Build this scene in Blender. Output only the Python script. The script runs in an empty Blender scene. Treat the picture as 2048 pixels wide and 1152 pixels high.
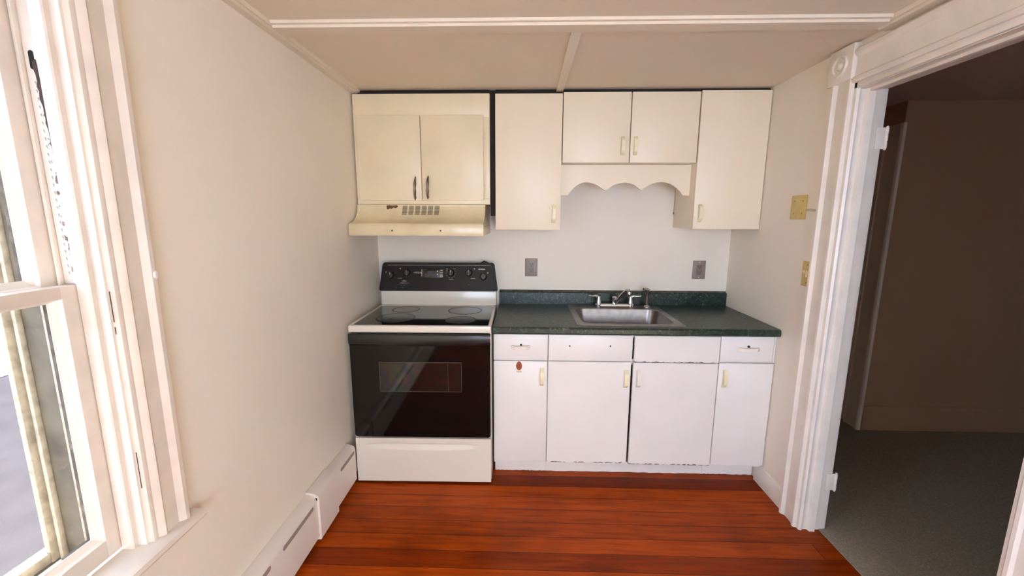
import bpy, bmesh, math, random
from mathutils import Matrix, Vector
random.seed(7)
PI = math.pi
scn = bpy.context.scene
COL = scn.collection

# ------------------------------------------------------------------ camera
def make_camera():
    yaw, pitch, roll, f = -0.0286, 0.1683, 0.0033, 827.05
    cy, sy, cp, sp = math.cos(yaw), math.sin(yaw), math.cos(pitch), math.sin(pitch)
    fwd = Vector((sy*cp, cy*cp, -sp)); right = Vector((cy, -sy, 0)); up = right.cross(fwd)
    cr, sr = math.cos(roll), math.sin(roll)
    r2 = cr*right + sr*up; u2 = -sr*right + cr*up
    cam = bpy.data.cameras.new('camera'); o = bpy.data.objects.new('camera', cam); COL.objects.link(o)
    cam.sensor_width = 36; cam.sensor_fit = 'HORIZONTAL'; cam.lens = f/2048*36; cam.clip_start = .02
    m = Matrix((r2, u2, -fwd)).transposed().to_4x4(); m.translation = (0.984, -2.7702, 1.4901)
    o.matrix_world = m
    scn.camera = o
make_camera()

# ------------------------------------------------------------------ world, sun, exposure
vs = scn.view_settings
vs.view_transform = 'Standard'; vs.look = 'None'; vs.gamma = 1; vs.use_curve_mapping = False
vs.exposure = 0.5
scn.cycles.diffuse_bounces = 7; scn.cycles.max_bounces = 14; scn.cycles.sample_clamp_indirect = 6
SKY = 7.0
w = bpy.data.worlds.new('sky'); scn.world = w; w.use_nodes = True
nt = w.node_tree; bg = nt.nodes['Background']
bg.inputs[0].default_value = (.78, .97, 1.27, 1); bg.inputs[1].default_value = SKY
sun = bpy.data.lights.new('sun', 'SUN'); so = bpy.data.objects.new('sun', sun); COL.objects.link(so)
sun.energy = 165; sun.angle = math.radians(.6); sun.color = (1, .93, .64)
so.rotation_euler = Vector((.83, -.48, -.22)).to_track_quat('-Z', 'Y').to_euler()

def portal(name, loc, rot, sx, sy):
    l = bpy.data.lights.new(name, 'AREA'); l.shape = 'RECTANGLE'; l.size = sx; l.size_y = sy
    l.cycles.is_portal = True
    o = bpy.data.objects.new(name, l); COL.objects.link(o); o.location = loc; o.rotation_euler = rot

# ------------------------------------------------------------------ materials
def lin(c):
    r = [((x/255)/12.92 if x/255 <= .04045 else ((x/255+.055)/1.055)**2.4) for x in c]
    return (r[0], r[1], r[2], 1)
def N(t, kind, **kw):
    n = t.nodes.new(kind)
    for k, v in kw.items(): setattr(n, k, v)
    return n
def mat(name, col, rough=.5, metal=0, spec=.5, coat=0, bump=0, bscale=60, var=0, vscale=3, var_col=None, coat_rough=.05):
    m = bpy.data.materials.new(name); m.use_nodes = True; t = m.node_tree; b = t.nodes['Principled BSDF']
    b.inputs['Base Color'].default_value = lin(col); b.inputs['Roughness'].default_value = rough
    b.inputs['Metallic'].default_value = metal; b.inputs['Specular IOR Level'].default_value = spec
    b.inputs['Coat Weight'].default_value = coat; b.inputs['Coat Roughness'].default_value = coat_rough
    tc = N(t, 'ShaderNodeTexCoord')
    if bump:
        n = N(t, 'ShaderNodeTexNoise'); n.inputs['Scale'].default_value = bscale; n.inputs['Detail'].default_value = 4
        t.links.new(tc.outputs['Object'], n.inputs['Vector'])
        bp = N(t, 'ShaderNodeBump'); bp.inputs['Strength'].default_value = bump; bp.inputs['Distance'].default_value = .002
        t.links.new(n.outputs['Fac'], bp.inputs['Height']); t.links.new(bp.outputs['Normal'], b.inputs['Normal'])
    if var:
        n = N(t, 'ShaderNodeTexNoise'); n.inputs['Scale'].default_value = vscale; n.inputs['Detail'].default_value = 5
        t.links.new(tc.outputs['Object'], n.inputs['Vector'])
        r = N(t, 'ShaderNodeValToRGB'); r.color_ramp.elements[0].position = .42; r.color_ramp.elements[1].position = .75
        r.color_ramp.elements[0].color = lin(col)
        r.color_ramp.elements[1].color = lin(var_col or tuple(c*(1-var) for c in col))
        t.links.new(n.outputs['Fac'], r.inputs['Fac']); t.links.new(r.outputs['Color'], b.inputs['Base Color'])
    m.diffuse_color = lin(col)
    return m
M = {}
M['wall'] = mat('wall_paint', (234, 226, 213), .5, bump=.25, bscale=55, var=.03, vscale=1.6)
M['backwall'] = M['wall']
M['ceiling'] = mat('ceiling_paint', (220, 210, 192), .6, bump=.15, bscale=40)
M['trim'] = mat('trim_paint', (230, 222, 212), .32, bump=.25, bscale=25, var=.05, vscale=9)
M['casing'] = mat('window_trim_paint', (214, 203, 193), .35, bump=.3, bscale=30, var=.06, vscale=12)
M['cab'] = mat('cabinet_cream_paint', (236, 224, 200), .38, bump=.12, bscale=35)
M['cab_old'] = mat('cabinet_cream_enamel', (232, 219, 188), .36, bump=.15, bscale=30, var=.04, vscale=5)
M['cab_low'] = mat('lower_cabinet_paint', (236, 232, 228), .36, bump=.15, bscale=30, var=.02, vscale=4)
M['dark'] = mat('black_void', (10, 9, 8), .9)
M['pull'] = mat('ivory_pull', (240, 231, 192), .3)
M['pull_w'] = mat('painted_pull', (234, 226, 214), .35)
M['ivory'] = mat('yellowed_ivory_plate', (205, 182, 112), .35, var=.08, vscale=40)
M['chrome'] = mat('chrome', (205, 203, 204), .12, metal=1, bump=.05, bscale=80)
M['pewter'] = mat('antique_pull_metal', (140, 128, 118), .3, metal=1)
M['steel'] = mat('brushed_steel', (150, 145, 143), .32, metal=1, bump=.15, bscale=160, var=.12, vscale=30)
M['enamel'] = mat('white_enamel', (226, 220, 208), .22, coat=.3)
M['hood'] = mat('hood_enamel', (222, 208, 172), .28, coat=.2, var=.08, vscale=7)
M['blackplastic'] = mat('black_plastic', (20, 19, 20), .3)
M['blackpanel'] = mat('black_control_panel', (17, 15, 15), .4, spec=.25)
M['blackglass'] = mat('black_oven_glass', (8, 7, 7), .06, spec=.28)
M['cookglass'] = mat('black_cooktop_glass', (16, 13, 13), .07, spec=.6)
M['burner'] = mat('burner_zone', (40, 36, 35), .17, spec=.5)
M['ring'] = mat('burner_ring', (10, 9, 9), .4, spec=.2)
M['print'] = mat('grey_print', (150, 146, 142), .5)
M['printdim'] = mat('dim_grey_print', (84, 80, 78), .5)
M['printw'] = mat('white_print', (225, 222, 216), .5)
M['lcd'] = mat('blue_display', (30, 48, 72), .15)
M['greyplate'] = mat('grey_outlet_plastic', (135, 122, 118), .4)
M['greyrecept'] = mat('grey_receptacle', (112, 100, 97), .4)
M['slot'] = mat('dark_slot', (25, 20, 19), .6)
M['rust'] = mat('rust_scrape', (95, 60, 40), .8, var=.5, vscale=200)
M['rustdark'] = mat('dark_rust', (62, 42, 38), .8, var=.4, vscale=150)
M['grille'] = mat('underside_brown', (112, 90, 68), .6)  # even darker brown, used on the hood underside
M['screw'] = mat('screw', (120, 110, 100), .35, metal=.8)
M['heater'] = mat('heater_enamel', (228, 218, 212), .3, bump=.1, bscale=20, var=.03)
M['heatslot'] = mat('heater_slot', (140, 126, 124), .6)
M['hall'] = mat('hall_wall_paint', (176, 142, 112), .6, bump=.2)
M['hallceil'] = mat('hall_ceiling_paint', (214, 186, 178), .7)
M['halltrim'] = mat('hall_trim_paint', (240, 226, 212), .4)
M['chip'] = mat('exposed_board_edge', (88, 74, 64), .8, var=.4, vscale=80)
M['stickr'] = mat('brown_sticker', (150, 78, 35), .4, var=.6, vscale=90, var_col=(88, 40, 20))
M['stickrpaper'] = mat('worn_sticker_paper', (200, 190, 150), .6)
M['cord'] = mat('white_cord', (205, 190, 160), .5)
M['browncord'] = mat('brown_cord', (120, 95, 75), .7)
M['extwood'] = mat('weathered_outside_frame', (72, 67, 62), .7, bump=.4, bscale=30, var=.35, vscale=14, var_col=(44, 38, 35))
M['exttrim'] = mat('storm_frame_metal', (140, 132, 126), .5, var=.3, vscale=40)
M['blind'] = mat('dirty_blind_stop', (62, 50, 44), .9, bump=.5, bscale=90, var=.4, vscale=30, var_col=(100, 92, 84))
M['asphalt'] = mat('driveway_asphalt', (55, 53, 60), .9, spec=0, bump=.4, bscale=40, var=.1, vscale=2)
M['concrete'] = mat('pale_concrete', (150, 146, 138), .9)
M['outwall'] = mat('outside_siding', (190, 180, 165), .8)

def floor_mat():
    m = bpy.data.materials.new('red_stained_floorboards'); m.use_nodes = True; t = m.node_tree; b = t.nodes['Principled BSDF']
    L = t.links.new
    tc = N(t, 'ShaderNodeTexCoord')
    br = N(t, 'ShaderNodeTexBrick'); br.offset = .37; br.inputs['Scale'].default_value = 1
    br.inputs['Brick Width'].default_value = 3.7; br.inputs['Row Height'].default_value = .094
    br.inputs['Mortar Size'].default_value = .0016; br.inputs['Mortar Smooth'].default_value = .3; br.inputs['Bias'].default_value = 0
    br.inputs['Color1'].default_value = (0, 0, 0, 1); br.inputs['Color2'].default_value = (1, 1, 1, 1); br.inputs['Mortar'].default_value = (.5, .5, .5, 1)
    L(tc.outputs['Object'], br.inputs['Vector'])
    mp = N(t, 'ShaderNodeMapping'); mp.inputs['Scale'].default_value = (1.6, 22, 1); L(tc.outputs['Object'], mp.inputs['Vector'])
    g = N(t, 'ShaderNodeTexNoise'); g.inputs['Scale'].default_value = 2.2; g.inputs['Detail'].default_value = 7; g.inputs['Distortion'].default_value = .6
    L(mp.outputs[0], g.inputs['Vector'])
    c1 = N(t, 'ShaderNodeValToRGB'); e = c1.color_ramp.elements
    e[0].position = .12; e[0].color = lin((98, 30, 2)); e[1].position = .9; e[1].color = lin((166, 68, 7))
    L(g.outputs['Fac'], c1.inputs['Fac'])
    c2 = N(t, 'ShaderNodeMixRGB', blend_type='MULTIPLY'); c2.inputs['Fac'].default_value = 1
    pr = N(t, 'ShaderNodeValToRGB'); pr.color_ramp.elements[0].color = (.62, .50, .5, 1); pr.color_ramp.elements[1].color = (1.28, 1.36, 1.2, 1)
    L(br.outputs['Color'], pr.inputs['Fac']); L(c1.outputs['Color'], c2.inputs['Color1']); L(pr.outputs['Color'], c2.inputs['Color2'])
    # worn and dirty areas
    n2 = N(t, 'ShaderNodeTexNoise'); n2.inputs['Scale'].default_value = 2.4; n2.inputs['Detail'].default_value = 6; L(tc.outputs['Object'], n2.inputs['Vector'])
    r2 = N(t, 'ShaderNodeValToRGB'); r2.color_ramp.elements[0].position = .5; r2.color_ramp.elements[0].color = (1, 1, 1, 1)
    r2.color_ramp.elements[1].position = .74; r2.color_ramp.elements[1].color = (.42, .36, .34, 1)
    L(n2.outputs['Fac'], r2.inputs['Fac'])
    c3 = N(t, 'ShaderNodeMixRGB', blend_type='MULTIPLY'); c3.inputs['Fac'].default_value = .75
    L(c2.outputs['Color'], c3.inputs['Color1']); L(r2.outputs['Color'], c3.inputs['Color2'])
    c4 = N(t, 'ShaderNodeMixRGB', blend_type='MIX'); c4.inputs['Color2'].default_value = lin((45, 14, 6))
    L(br.outputs['Fac'], c4.inputs['Fac']); L(c3.outputs['Color'], c4.inputs['Color1'])
    # pale specks and scratches
    n3 = N(t, 'ShaderNodeTexNoise'); n3.inputs['Scale'].default_value = 26; n3.inputs['Detail'].default_value = 8; L(tc.outputs['Object'], n3.inputs['Vector'])
    r3 = N(t, 'ShaderNodeValToRGB'); r3.color_ramp.elements[0].position = .735; r3.color_ramp.elements[1].position = .77
    L(n3.outputs['Fac'], r3.inputs['Fac'])
    c5 = N(t, 'ShaderNodeMixRGB'); c5.inputs['Color2'].default_value = lin((175, 105, 70)); L(r3.outputs['Color'], c5.inputs['Fac']); L(c4.outputs['Color'], c5.inputs['Color1'])
    L(c5.outputs['Color'], b.inputs['Base Color'])
    b.inputs['Roughness'].default_value = .36; b.inputs['Specular IOR Level'].default_value = .12
    bp = N(t, 'ShaderNodeBump'); bp.inputs['Strength'].default_value = .5; bp.inputs['Distance'].default_value = .002; bp.invert = True
    L(br.outputs['Fac'], bp.inputs['Height']); L(bp.outputs['Normal'], b.inputs['Normal'])
    return m
M['floor'] = floor_mat()

def laminate_mat():
    m = bpy.data.materials.new('green_marble_laminate'); m.use_nodes = True; t = m.node_tree; b = t.nodes['Principled BSDF']
    L = t.links.new; tc = N(t, 'ShaderNodeTexCoord')
    n = N(t, 'ShaderNodeTexNoise'); n.inputs['Scale'].default_value = 55; n.inputs['Detail'].default_value = 8; n.inputs['Roughness'].default_value = .72; n.inputs['Distortion'].default_value = .8
    L(tc.outputs['Object'], n.inputs['Vector'])
    r = N(t, 'ShaderNodeValToRGB'); e = r.color_ramp.elements
    e[0].position = .38; e[0].color = lin((14, 22, 20)); e[1].position = .74; e[1].color = lin((205, 214, 196))
    for p, c in ((.49, (22, 38, 33)), (.57, (36, 60, 51)), (.65, (92, 116, 100))):
        x = e.new(p); x.color = lin(c)
    L(n.outputs['Fac'], r.inputs['Fac']); L(r.outputs['Color'], b.inputs['Base Color'])
    b.inputs['Roughness'].default_value = .33; b.inputs['Specular IOR Level'].default_value = .5
    return m
M['laminate'] = laminate_mat()

def carpet_mat():
    m = mat('dark_green_carpet', (146, 138, 122), .98, spec=.1, bump=1, bscale=900, var=.35, vscale=160, var_col=(178, 166, 150))
    return m
M['carpet'] = carpet_mat()

def glass_mat(name, dirt, dirt_scale, lo, hi):
    m = bpy.data.materials.new(name); m.use_nodes = True; t = m.node_tree; L = t.links.new
    for n in list(t.nodes): t.nodes.remove(n)
    out = N(t, 'ShaderNodeOutputMaterial'); tr = N(t, 'ShaderNodeBsdfTransparent'); gl = N(t, 'ShaderNodeBsdfGlossy'); gl.inputs['Roughness'].default_value = .02
    fr = N(t, 'ShaderNodeFresnel'); fr.inputs['IOR'].default_value = 1.25; tr.inputs['Color'].default_value = (.63, .63, .63, 1)
    mx = N(t, 'ShaderNodeMixShader'); L(fr.outputs[0], mx.inputs[0]); L(tr.outputs[0], mx.inputs[1]); L(gl.outputs[0], mx.inputs[2])
    df = N(t, 'ShaderNodeBsdfDiffuse'); df.inputs['Color'].default_value = lin(dirt)
    tc = N(t, 'ShaderNodeTexCoord'); n = N(t, 'ShaderNodeTexNoise'); n.inputs['Scale'].default_value = dirt_scale; n.inputs['Detail'].default_value = 9; n.inputs['Roughness'].default_value = .75
    L(tc.outputs['Object'], n.inputs['Vector'])
    r = N(t, 'ShaderNodeValToRGB'); r.color_ramp.elements[0].position = lo; r.color_ramp.elements[1].position = hi
    r.color_ramp.elements[1].color = (.55, .55, .55, 1); r.color_ramp.elements[0].color = (.03, .03, .03, 1)
    L(n.outputs['Fac'], r.inputs['Fac'])
    m2 = N(t, 'ShaderNodeMixShader'); L(r.outputs['Color'], m2.inputs[0]); L(mx.outputs[0], m2.inputs[1]); L(df.outputs[0], m2.inputs[2])
    L(m2.outputs[0], out.inputs[0])
    return m
M['glass'] = glass_mat('dirty_window_glass', (190, 180, 165), 30, .58, .8)

def strip_mat():
    m = mat('stained_weatherstrip', (205, 196, 186), .5, bump=.5, bscale=150)
    t = m.node_tree; L = t.links.new; b = t.nodes['Principled BSDF']; tc = N(t, 'ShaderNodeTexCoord')
    n = N(t, 'ShaderNodeTexNoise'); n.inputs['Scale'].default_value = 60; n.inputs['Detail'].default_value = 6; L(tc.outputs['Object'], n.inputs['Vector'])
    r = N(t, 'ShaderNodeValToRGB'); e = r.color_ramp.elements; e[0].position = .38; e[0].color = lin((96, 76, 66)); e[1].position = .47; e[1].color = lin((212, 204, 196))
    L(n.outputs['Fac'], r.inputs['Fac']); L(r.outputs['Color'], b.inputs['Base Color'])
    return m
M['strip'] = strip_mat()
M['ovenframe'] = mat('oven_window_border', (58, 51, 48), .4)
def film_mat():
    m = mat('oven_window_glass', (18, 15, 14), .05, spec=.55)
    b = m.node_tree.nodes['Principled BSDF']
    if 'Thin Film Thickness' in b.inputs:
        t = m.node_tree; tc = N(t, 'ShaderNodeTexCoord'); n = N(t, 'ShaderNodeTexNoise'); n.inputs['Scale'].default_value = 4.5; n.inputs['Detail'].default_value = 1
        t.links.new(tc.outputs['Object'], n.inputs['Vector'])
        mr = N(t, 'ShaderNodeMapRange'); mr.inputs['From Min'].default_value = .3; mr.inputs['From Max'].default_value = .7; mr.inputs['To Min'].default_value = 260; mr.inputs['To Max'].default_value = 640
        t.links.new(n.outputs['Fac'], mr.inputs['Value']); t.links.new(mr.outputs[0], b.inputs['Thin Film Thickness'])
        b.inputs['Thin Film IOR'].default_value = 1.58
    return m
M['ovenwin'] = film_mat()

# ------------------------------------------------------------------ mesh helpers
def bm_new(): return bmesh.new()
def box(bm, x0, x1, y0, y1, z0, z1, bev=0, seg=2):
    r = bmesh.ops.create_cube(bm, size=1)['verts']
    for v in r:
        v.co = Vector((x0+(v.co.x+.5)*(x1-x0), y0+(v.co.y+.5)*(y1-y0), z0+(v.co.z+.5)*(z1-z0)))
    if bev:
        es = list({e for v in r for e in v.link_edges})
        bmesh.ops.bevel(bm, geom=es, offset=bev, segments=seg, affect='EDGES', profile=.5)
    return bm
def prism(bm, pts, axis, a, b):
    """extrude a closed 2d outline between a and b along axis; pts are the other two coordinates in order"""
    def P(p, h):
        if axis == 'x': return (h, p[0], p[1])
        if axis == 'y': return (p[0], h, p[1])
        return (p[0], p[1], h)
    v0 = [bm.verts.new(P(p, a)) for p in pts]; v1 = [bm.verts.new(P(p, b)) for p in pts]
    n = len(pts)
    bm.faces.new(v0[::-1]); bm.faces.new(v1)
    for i in range(n): bm.faces.new((v0[i], v0[(i+1) % n], v1[(i+1) % n], v1[i]))
    return bm
def tube(bm, path, rad, seg=12, squash=None, cap=True):
    path = [Vector(p) for p in path]; n = len(path)
    rads = rad if isinstance(rad, (list, tuple)) else [rad]*n
    rings = []; prev = None
    for i, p in enumerate(path):
        d = (path[min(i+1, n-1)]-path[max(i-1, 0)]).normalized()
        if prev is None:
            a = Vector((0, 0, 1)) if abs(d.z) < .9 else Vector((1, 0, 0))
            u = d.cross(a).normalized()
        else:
            u = (prev-d*prev.dot(d)).normalized()
        prev = u; v = d.cross(u)
        rings.append([bm.verts.new(p+(u*math.cos(2*PI*k/seg)+v*math.sin(2*PI*k/seg)*(squash or 1))*rads[i]) for k in range(seg)])
    for i in range(n-1):
        for k in range(seg):
            bm.faces.new((rings[i][k], rings[i][(k+1) % seg], rings[i+1][(k+1) % seg], rings[i+1][k]))
    if cap: bm.faces.new(rings[0][::-1]); bm.faces.new(rings[-1])
    return bm
def lathe(bm, prof, c, seg=32, axis=Vector((0, 0, 1)), squash=(1, 1)):
    axis = Vector(axis).normalized(); q = Vector((0, 0, 1)).rotation_difference(axis); c = Vector(c)
    rings = []
    for r, h in prof:
        if r < 1e-6: rings.append([bm.verts.new(c+q @ Vector((0, 0, h)))])
        else: rings.append([bm.verts.new(c+q @ Vector((r*squash[0]*math.cos(2*PI*k/seg), r*squash[1]*math.sin(2*PI*k/seg), h))) for k in range(seg)])
    for i in range(len(rings)-1):
        A, B = rings[i], rings[i+1]
        for k in range(seg):
            k2 = (k+1) % seg
            if len(A) == 1 and len(B) == 1: continue
            if len(A) == 1: bm.faces.new((A[0], B[k], B[k2]))
            elif len(B) == 1: bm.faces.new((A[k], A[k2], B[0]))
            else: bm.faces.new((A[k], A[k2], B[k2], B[k]))
    return bm
def rrect(x0, x1, y0, y1, r, n=6):
    P = []
    for cx, cy, a in ((x1-r, y1-r, 0), (x0+r, y1-r, 90), (x0+r, y0+r, 180), (x1-r, y0+r, 270)):
        for k in range(n+1):
            t = math.radians(a+90*k/n); P.append((cx+r*math.cos(t), cy+r*math.sin(t)))
    return P
def obj(name, bm, m, parent=None, smooth=True, local=False, label=None, xf=None):
    """link ONE mesh object; coordinates are world ones unless local"""
    if xf is not None: bmesh.ops.transform(bm, matrix=xf, verts=bm.verts)
    root = parent
    while root is not None and root.parent is not None: root = root.parent
    if root is not None and not local:
        bmesh.ops.translate(bm, vec=-root.location, verts=bm.verts)
    bmesh.ops.recalc_face_normals(bm, faces=bm.faces)
    me = bpy.data.meshes.new(name); bm.to_mesh(me); bm.free()
    me.materials.append(M[m] if isinstance(m, str) else m)
    o = bpy.data.objects.new(name, me); COL.objects.link(o)
    if parent is not None: o.parent = parent
    if smooth:
        for p in me.polygons: p.use_smooth = True
        try: me.set_sharp_from_angle(angle=math.radians(32))
        except Exception: pass
    if label: o['label'] = label
    return o
def tag(o, label, cat, group=None):
    o['label'] = label; o['category'] = cat
    if group: o['group'] = group
    return o
def thing(name, label, cat, loc, group=None, rotz=0):
    o = bpy.data.objects.new(name, None); COL.objects.link(o); o.location = loc; o.rotation_euler = (0, 0, rotz)
    o.empty_display_size = .1
    return tag(o, label, cat, group)
def struct(name, bm, m, parent=None, **k):
    o = obj(name, bm, m, parent, **k)
    if parent is None: o['kind'] = 'structure'
    return o
def struct_root(name, loc=(0, 0, 0)):
    o = bpy.data.objects.new(name, None); COL.objects.link(o); o.location = loc; o['kind'] = 'structure'; return o

W = 2.338; H = 2.198; WT = 2.45; REAR = -4.5
WY0, WY1, WZ0, WZ1 = -2.76, -1.84, .615, 2.03     # left window opening
DY0, DY1, DZ = -1.73, -.93, 2.01                  # doorway opening in the right wall
# ------------------------------------------------------------------ room shell
struct('floor', box(bm_new(), -.02, 2.425, REAR-.1, .1, -.08, 0), 'floor', smooth=False)
struct('ceiling', box(bm_new(), -.25, WT, REAR-.25, .12, H, H+.12), 'ceiling', smooth=False)
struct('wall_back', box(bm_new(), -.2, WT, 0, .12, -.08, H), 'wall', smooth=False)
b = bm_new()
box(b, -.16, 0, WY1, 0, -.08, H); box(b, -.16, 0, REAR-.12, WY0, -.08, H)
box(b, -.16, 0, WY0, WY1, -.08, WZ0); box(b, -.16, 0, WY0, WY1, WZ1, H)
struct('wall_left', b, 'wall', smooth=False)
b = bm_new()
box(b, W, WT, DY1, 0, -.08, H); box(b, W, WT, REAR-.12, DY0, -.08, H); box(b, W, WT, DY0, DY1, DZ, H)
struct('wall_right', b, 'wall', smooth=False)
# rear wall with a second window behind the camera
RX0, RX1, RZ0, RZ1 = .75, 2.2, .45, 2.08
b = bm_new()
box(b, 0, RX0, REAR-.12, REAR, -.08, H); box(b, RX1, W, REAR-.12, REAR, -.08, H)
box(b, RX0, RX1, REAR-.12, REAR, -.08, RZ0); box(b, RX0, RX1, REAR-.12, REAR, RZ1, H)
struct('wall_rear', b, 'wall', smooth=False)
w2 = struct_root('window_2', (1.6, REAR, RZ0))
b = bm_new()
for a in ((RX0-.1, RX0, RZ0-.02, RZ1+.1), (RX1, RX1+.09, RZ0-.02, RZ1+.1)): box(b, a[0], a[1], REAR, REAR+.02, a[2], a[3], .004)
box(b, RX0, RX1, REAR, REAR+.02, RZ1, RZ1+.1, .004); box(b, RX0-.13, RX1+.13, REAR, REAR+.06, RZ0-.05, RZ0-.021, .004)
obj('window_frame', b, 'trim', w2)
b = bm_new(); zm = (RZ0+RZ1)/2
for y, z0, z1 in ((REAR-.05, RZ0, zm+.02), (REAR-.09, zm-.02, RZ1)):
    box(b, RX0, RX0+.05, y, y+.035, z0, z1); box(b, RX1-.05, RX1, y, y+.035, z0, z1)
    box(b, RX0+.05, RX1-.05, y, y+.035, z0, z0+.045); box(b, RX0+.05, RX1-.05, y, y+.035, z1-.045, z1)
obj('sash', b, 'trim', w2, smooth=False)
portal('window_daylight', (1.6, REAR-.14, (RZ0+RZ1)/2), (PI/2, 0, PI), RX1-RX0, RZ1-RZ0)
portal('side_window_daylight', (-.3, (WY0+WY1)/2, (WZ0+WZ1)/2), (PI/2, 0, -PI/2), WY1-WY0+.1, WZ1-WZ0+.1)

# ceiling battens
struct('trim_1', prism(bm_new(), [(0, H-.018), (.030, H-.018), (.038, H-.013), (.046, H-.013), (.05, H+.001), (0, H+.001)], 'y', REAR, -.001), 'ceiling')
prof = [(-1.148, H+.001), (-1.146, H-.010), (-1.136, H-.012), (-1.132, H-.020), (-1.07, H-.020), (-1.062, H-.014), (-1.06, H+.001)]
struct('trim_2', prism(bm_new(), prof, 'x', .05, 2.27), 'ceiling')
struct('trim_3', box(bm_new(), 1.157, 1.196, -1.06, -.0, H-.014, H+.001, .001), 'ceiling')
struct('trim_4', prism(bm_new(), [(2.27, H+.001), (2.274, H-.013), (2.284, H-.013), (2.292, H-.019), (W, H-.019), (W, H+.001)], 'y', REAR, -1.06), 'ceiling')
# baseboard on the right wall
b = bm_new(); prism(b, [(W, 0), (W-.014, 0), (W-.014, .09), (W-.008, .104), (W, .106)], 'y', -.822, -.55)
struct('baseboard_right', b, 'trim')

# ------------------------------------------------------------------ doorway (door slab taken off)
d1 = struct_root('door_1', (W, -1.3, 0))
def casing_profile():   # (y outwards from the opening, x proud of wall)
    return [(0, 0), (0, .022), (.006, .027), (.016, .027), (.022, .019), (.055, .016), (.085, .016), (.09, .022), (.096, .030), (.108, .030), (.114, .022), (.115, 0)]
b = bm_new(); prism(b, [(W-x, DY1+.001+y) for y, x in casing_profile()], 'z', 0, 2.052)
obj('casing', b, 'trim', d1)
b = bm_new(); prism(b, [(W-x, DY0-.001-y) for y, x in casing_profile()], 'z', 0, 2.052)
obj('casing', b, 'trim', d1)
b = bm_new(); prism(b, [(W-x, 2.035+y*1.15) for y, x in casing_profile()], 'y', DY0-.001, DY1+.0)
obj('header_casing', b, 'trim', d1)
for y0 in (DY1-.002, DY0-.133):
    b = bm_new(); box(b, W-.034, W, y0, y0+.135, 2.052, 2.19, .003)
    r = obj('corner_block', b, 'trim', d1)
    b = bm_new(); lathe(b, [(.044, -.002), (.044, .004), (.04, .009), (.034, .009), (.030, .003), (.018, .003), (.014, .009), (.006, .012), (0, .012)], (W-.033, y0+.0675, 2.12), 36, (-1, 0, 0))
    obj('rosette', b, 'trim', r)
# jambs with stepped stop mouldings
def jamb(y, s):
    pr = [(W-.012, 0), (W-.012, .016), (W-.002, .021), (W+.006, .016), (W+.014, .012), (W+.03, .012), (W+.034, .026), (W+.058, .028), (W+.062, .014), (W+.085, .012), (WT-.006, .012), (WT+.008, .008), (WT+.012, 0)]
    return [(x, y-s*d) for x, d in pr]
b = bm_new(); prism(b, jamb(DY1+.001, 1), 'z', 0, 2.035); obj('jamb', b, 'trim', d1)
b = bm_new(); prism(b, jamb(DY0-.001, -1), 'z', 0, 2.035); obj('jamb', b, 'trim', d1)
b = bm_new(); box(b, W-.012, WT+.01, DY0, DY1, 2.012, 2.036, .002); box(b, W+.034, W+.06, DY0, DY1, 1.999, 2.013, .002)
obj('head_jamb', b, 'trim', d1)
for z in (1.775, .215):
    b = bm_new(); box(b, WT-.022, WT+.014, DY1-.0155, DY1-.012, z, z+.085, .001)
    for k in range(3): lathe(b, [(0, 0), (.0065, 0), (.0065, .024), (0, .024)], (WT+.02, DY1-.015, z+.002+k*.029), 12)
    lathe(b, [(0, -.006), (.0045, -.004), (.0045, .09), (0, .093)], (WT+.02, DY1-.015, z), 10)
    obj('hinge', b, 'trim', d1)

# ------------------------------------------------------------------ hall beyond
struct('floor_hall', box(bm_new(), 2.425, 6, REAR-.1, 1.6, -.08, .004), 'carpet', smooth=False)
struct('ceiling_hall', box(bm_new(), WT, 6.1, REAR-.25, 1.7, 2.225, 2.35), 'hallceil', smooth=False)
struct('wall_hall_back', box(bm_new(), 3.39, 6.1, .06, .18, 0, 2.225), 'hall', smooth=False)
struct('wall_hall_side', box(bm_new(), 3.39, 3.5, .18, 1.6, 0, 2.225), 'hall', smooth=False)
struct('wall_hall_end', box(bm_new(), WT-.1, 3.39, 1.5, 1.62, -.08, 2.225), 'hall', smooth=False)
struct('wall_hall_right', box(bm_new(), 6, 6.12, REAR-.1, .2, -.08, 2.225), 'hall', smooth=False)
b = bm_new()
box(b, WT, 3.2, REAR-.22, REAR-.1, -.08, 2.225); box(b, 3.6, 6.1, REAR-.22, REAR-.1, -.08, 2.225)
box(b, 3.2, 3.6, REAR-.22, REAR-.1, -.08, .9); box(b, 3.2, 3.6, REAR-.22, REAR-.1, 1.7, 2.225)  # unseen window opening, added to let light into the hall
struct('wall_hall_front', b, 'hall', smooth=False)
portal('added_hall_daylight', (3.4, REAR-.24, 1.35), (PI/2, 0, PI), .6, 1.1)  # portal for the added opening that brightens the hall
struct('wall_hall_left', box(bm_new(), WT-.11, WT, .12, 1.6, -.08, 2.225), 'hall', smooth=False)
b = bm_new(); prism(b, [(.06, 0), (.043, 0), (.043, .10), (.048, .115), (.048, .145), (.052, .16), (.052, .178), (.06, .185)], 'x', 3.40, 6)
struct('baseboard_hall', b, 'hall')
d2 = struct_root('door_2', (3.385, .2, 0))
b = bm_new(); prism(b, [(3.39, .04), (3.372, .04), (3.368, .05), (3.368, .065), (3.376, .08), (3.372, .16), (3.366, .168), (3.39, .17)], 'z', 0, 2.09); obj('casing', b, 'halltrim', d2)
b = bm_new(); box(b, 3.372, 3.39, .18, .9, 1.99, 2.09, .003); obj('header_casing', b, 'halltrim', d2)
b = bm_new(); box(b, 3.377, 3.39, .184, .9, .01, 1.985, .002); obj('door_slab', b, 'halltrim', d2)

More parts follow.
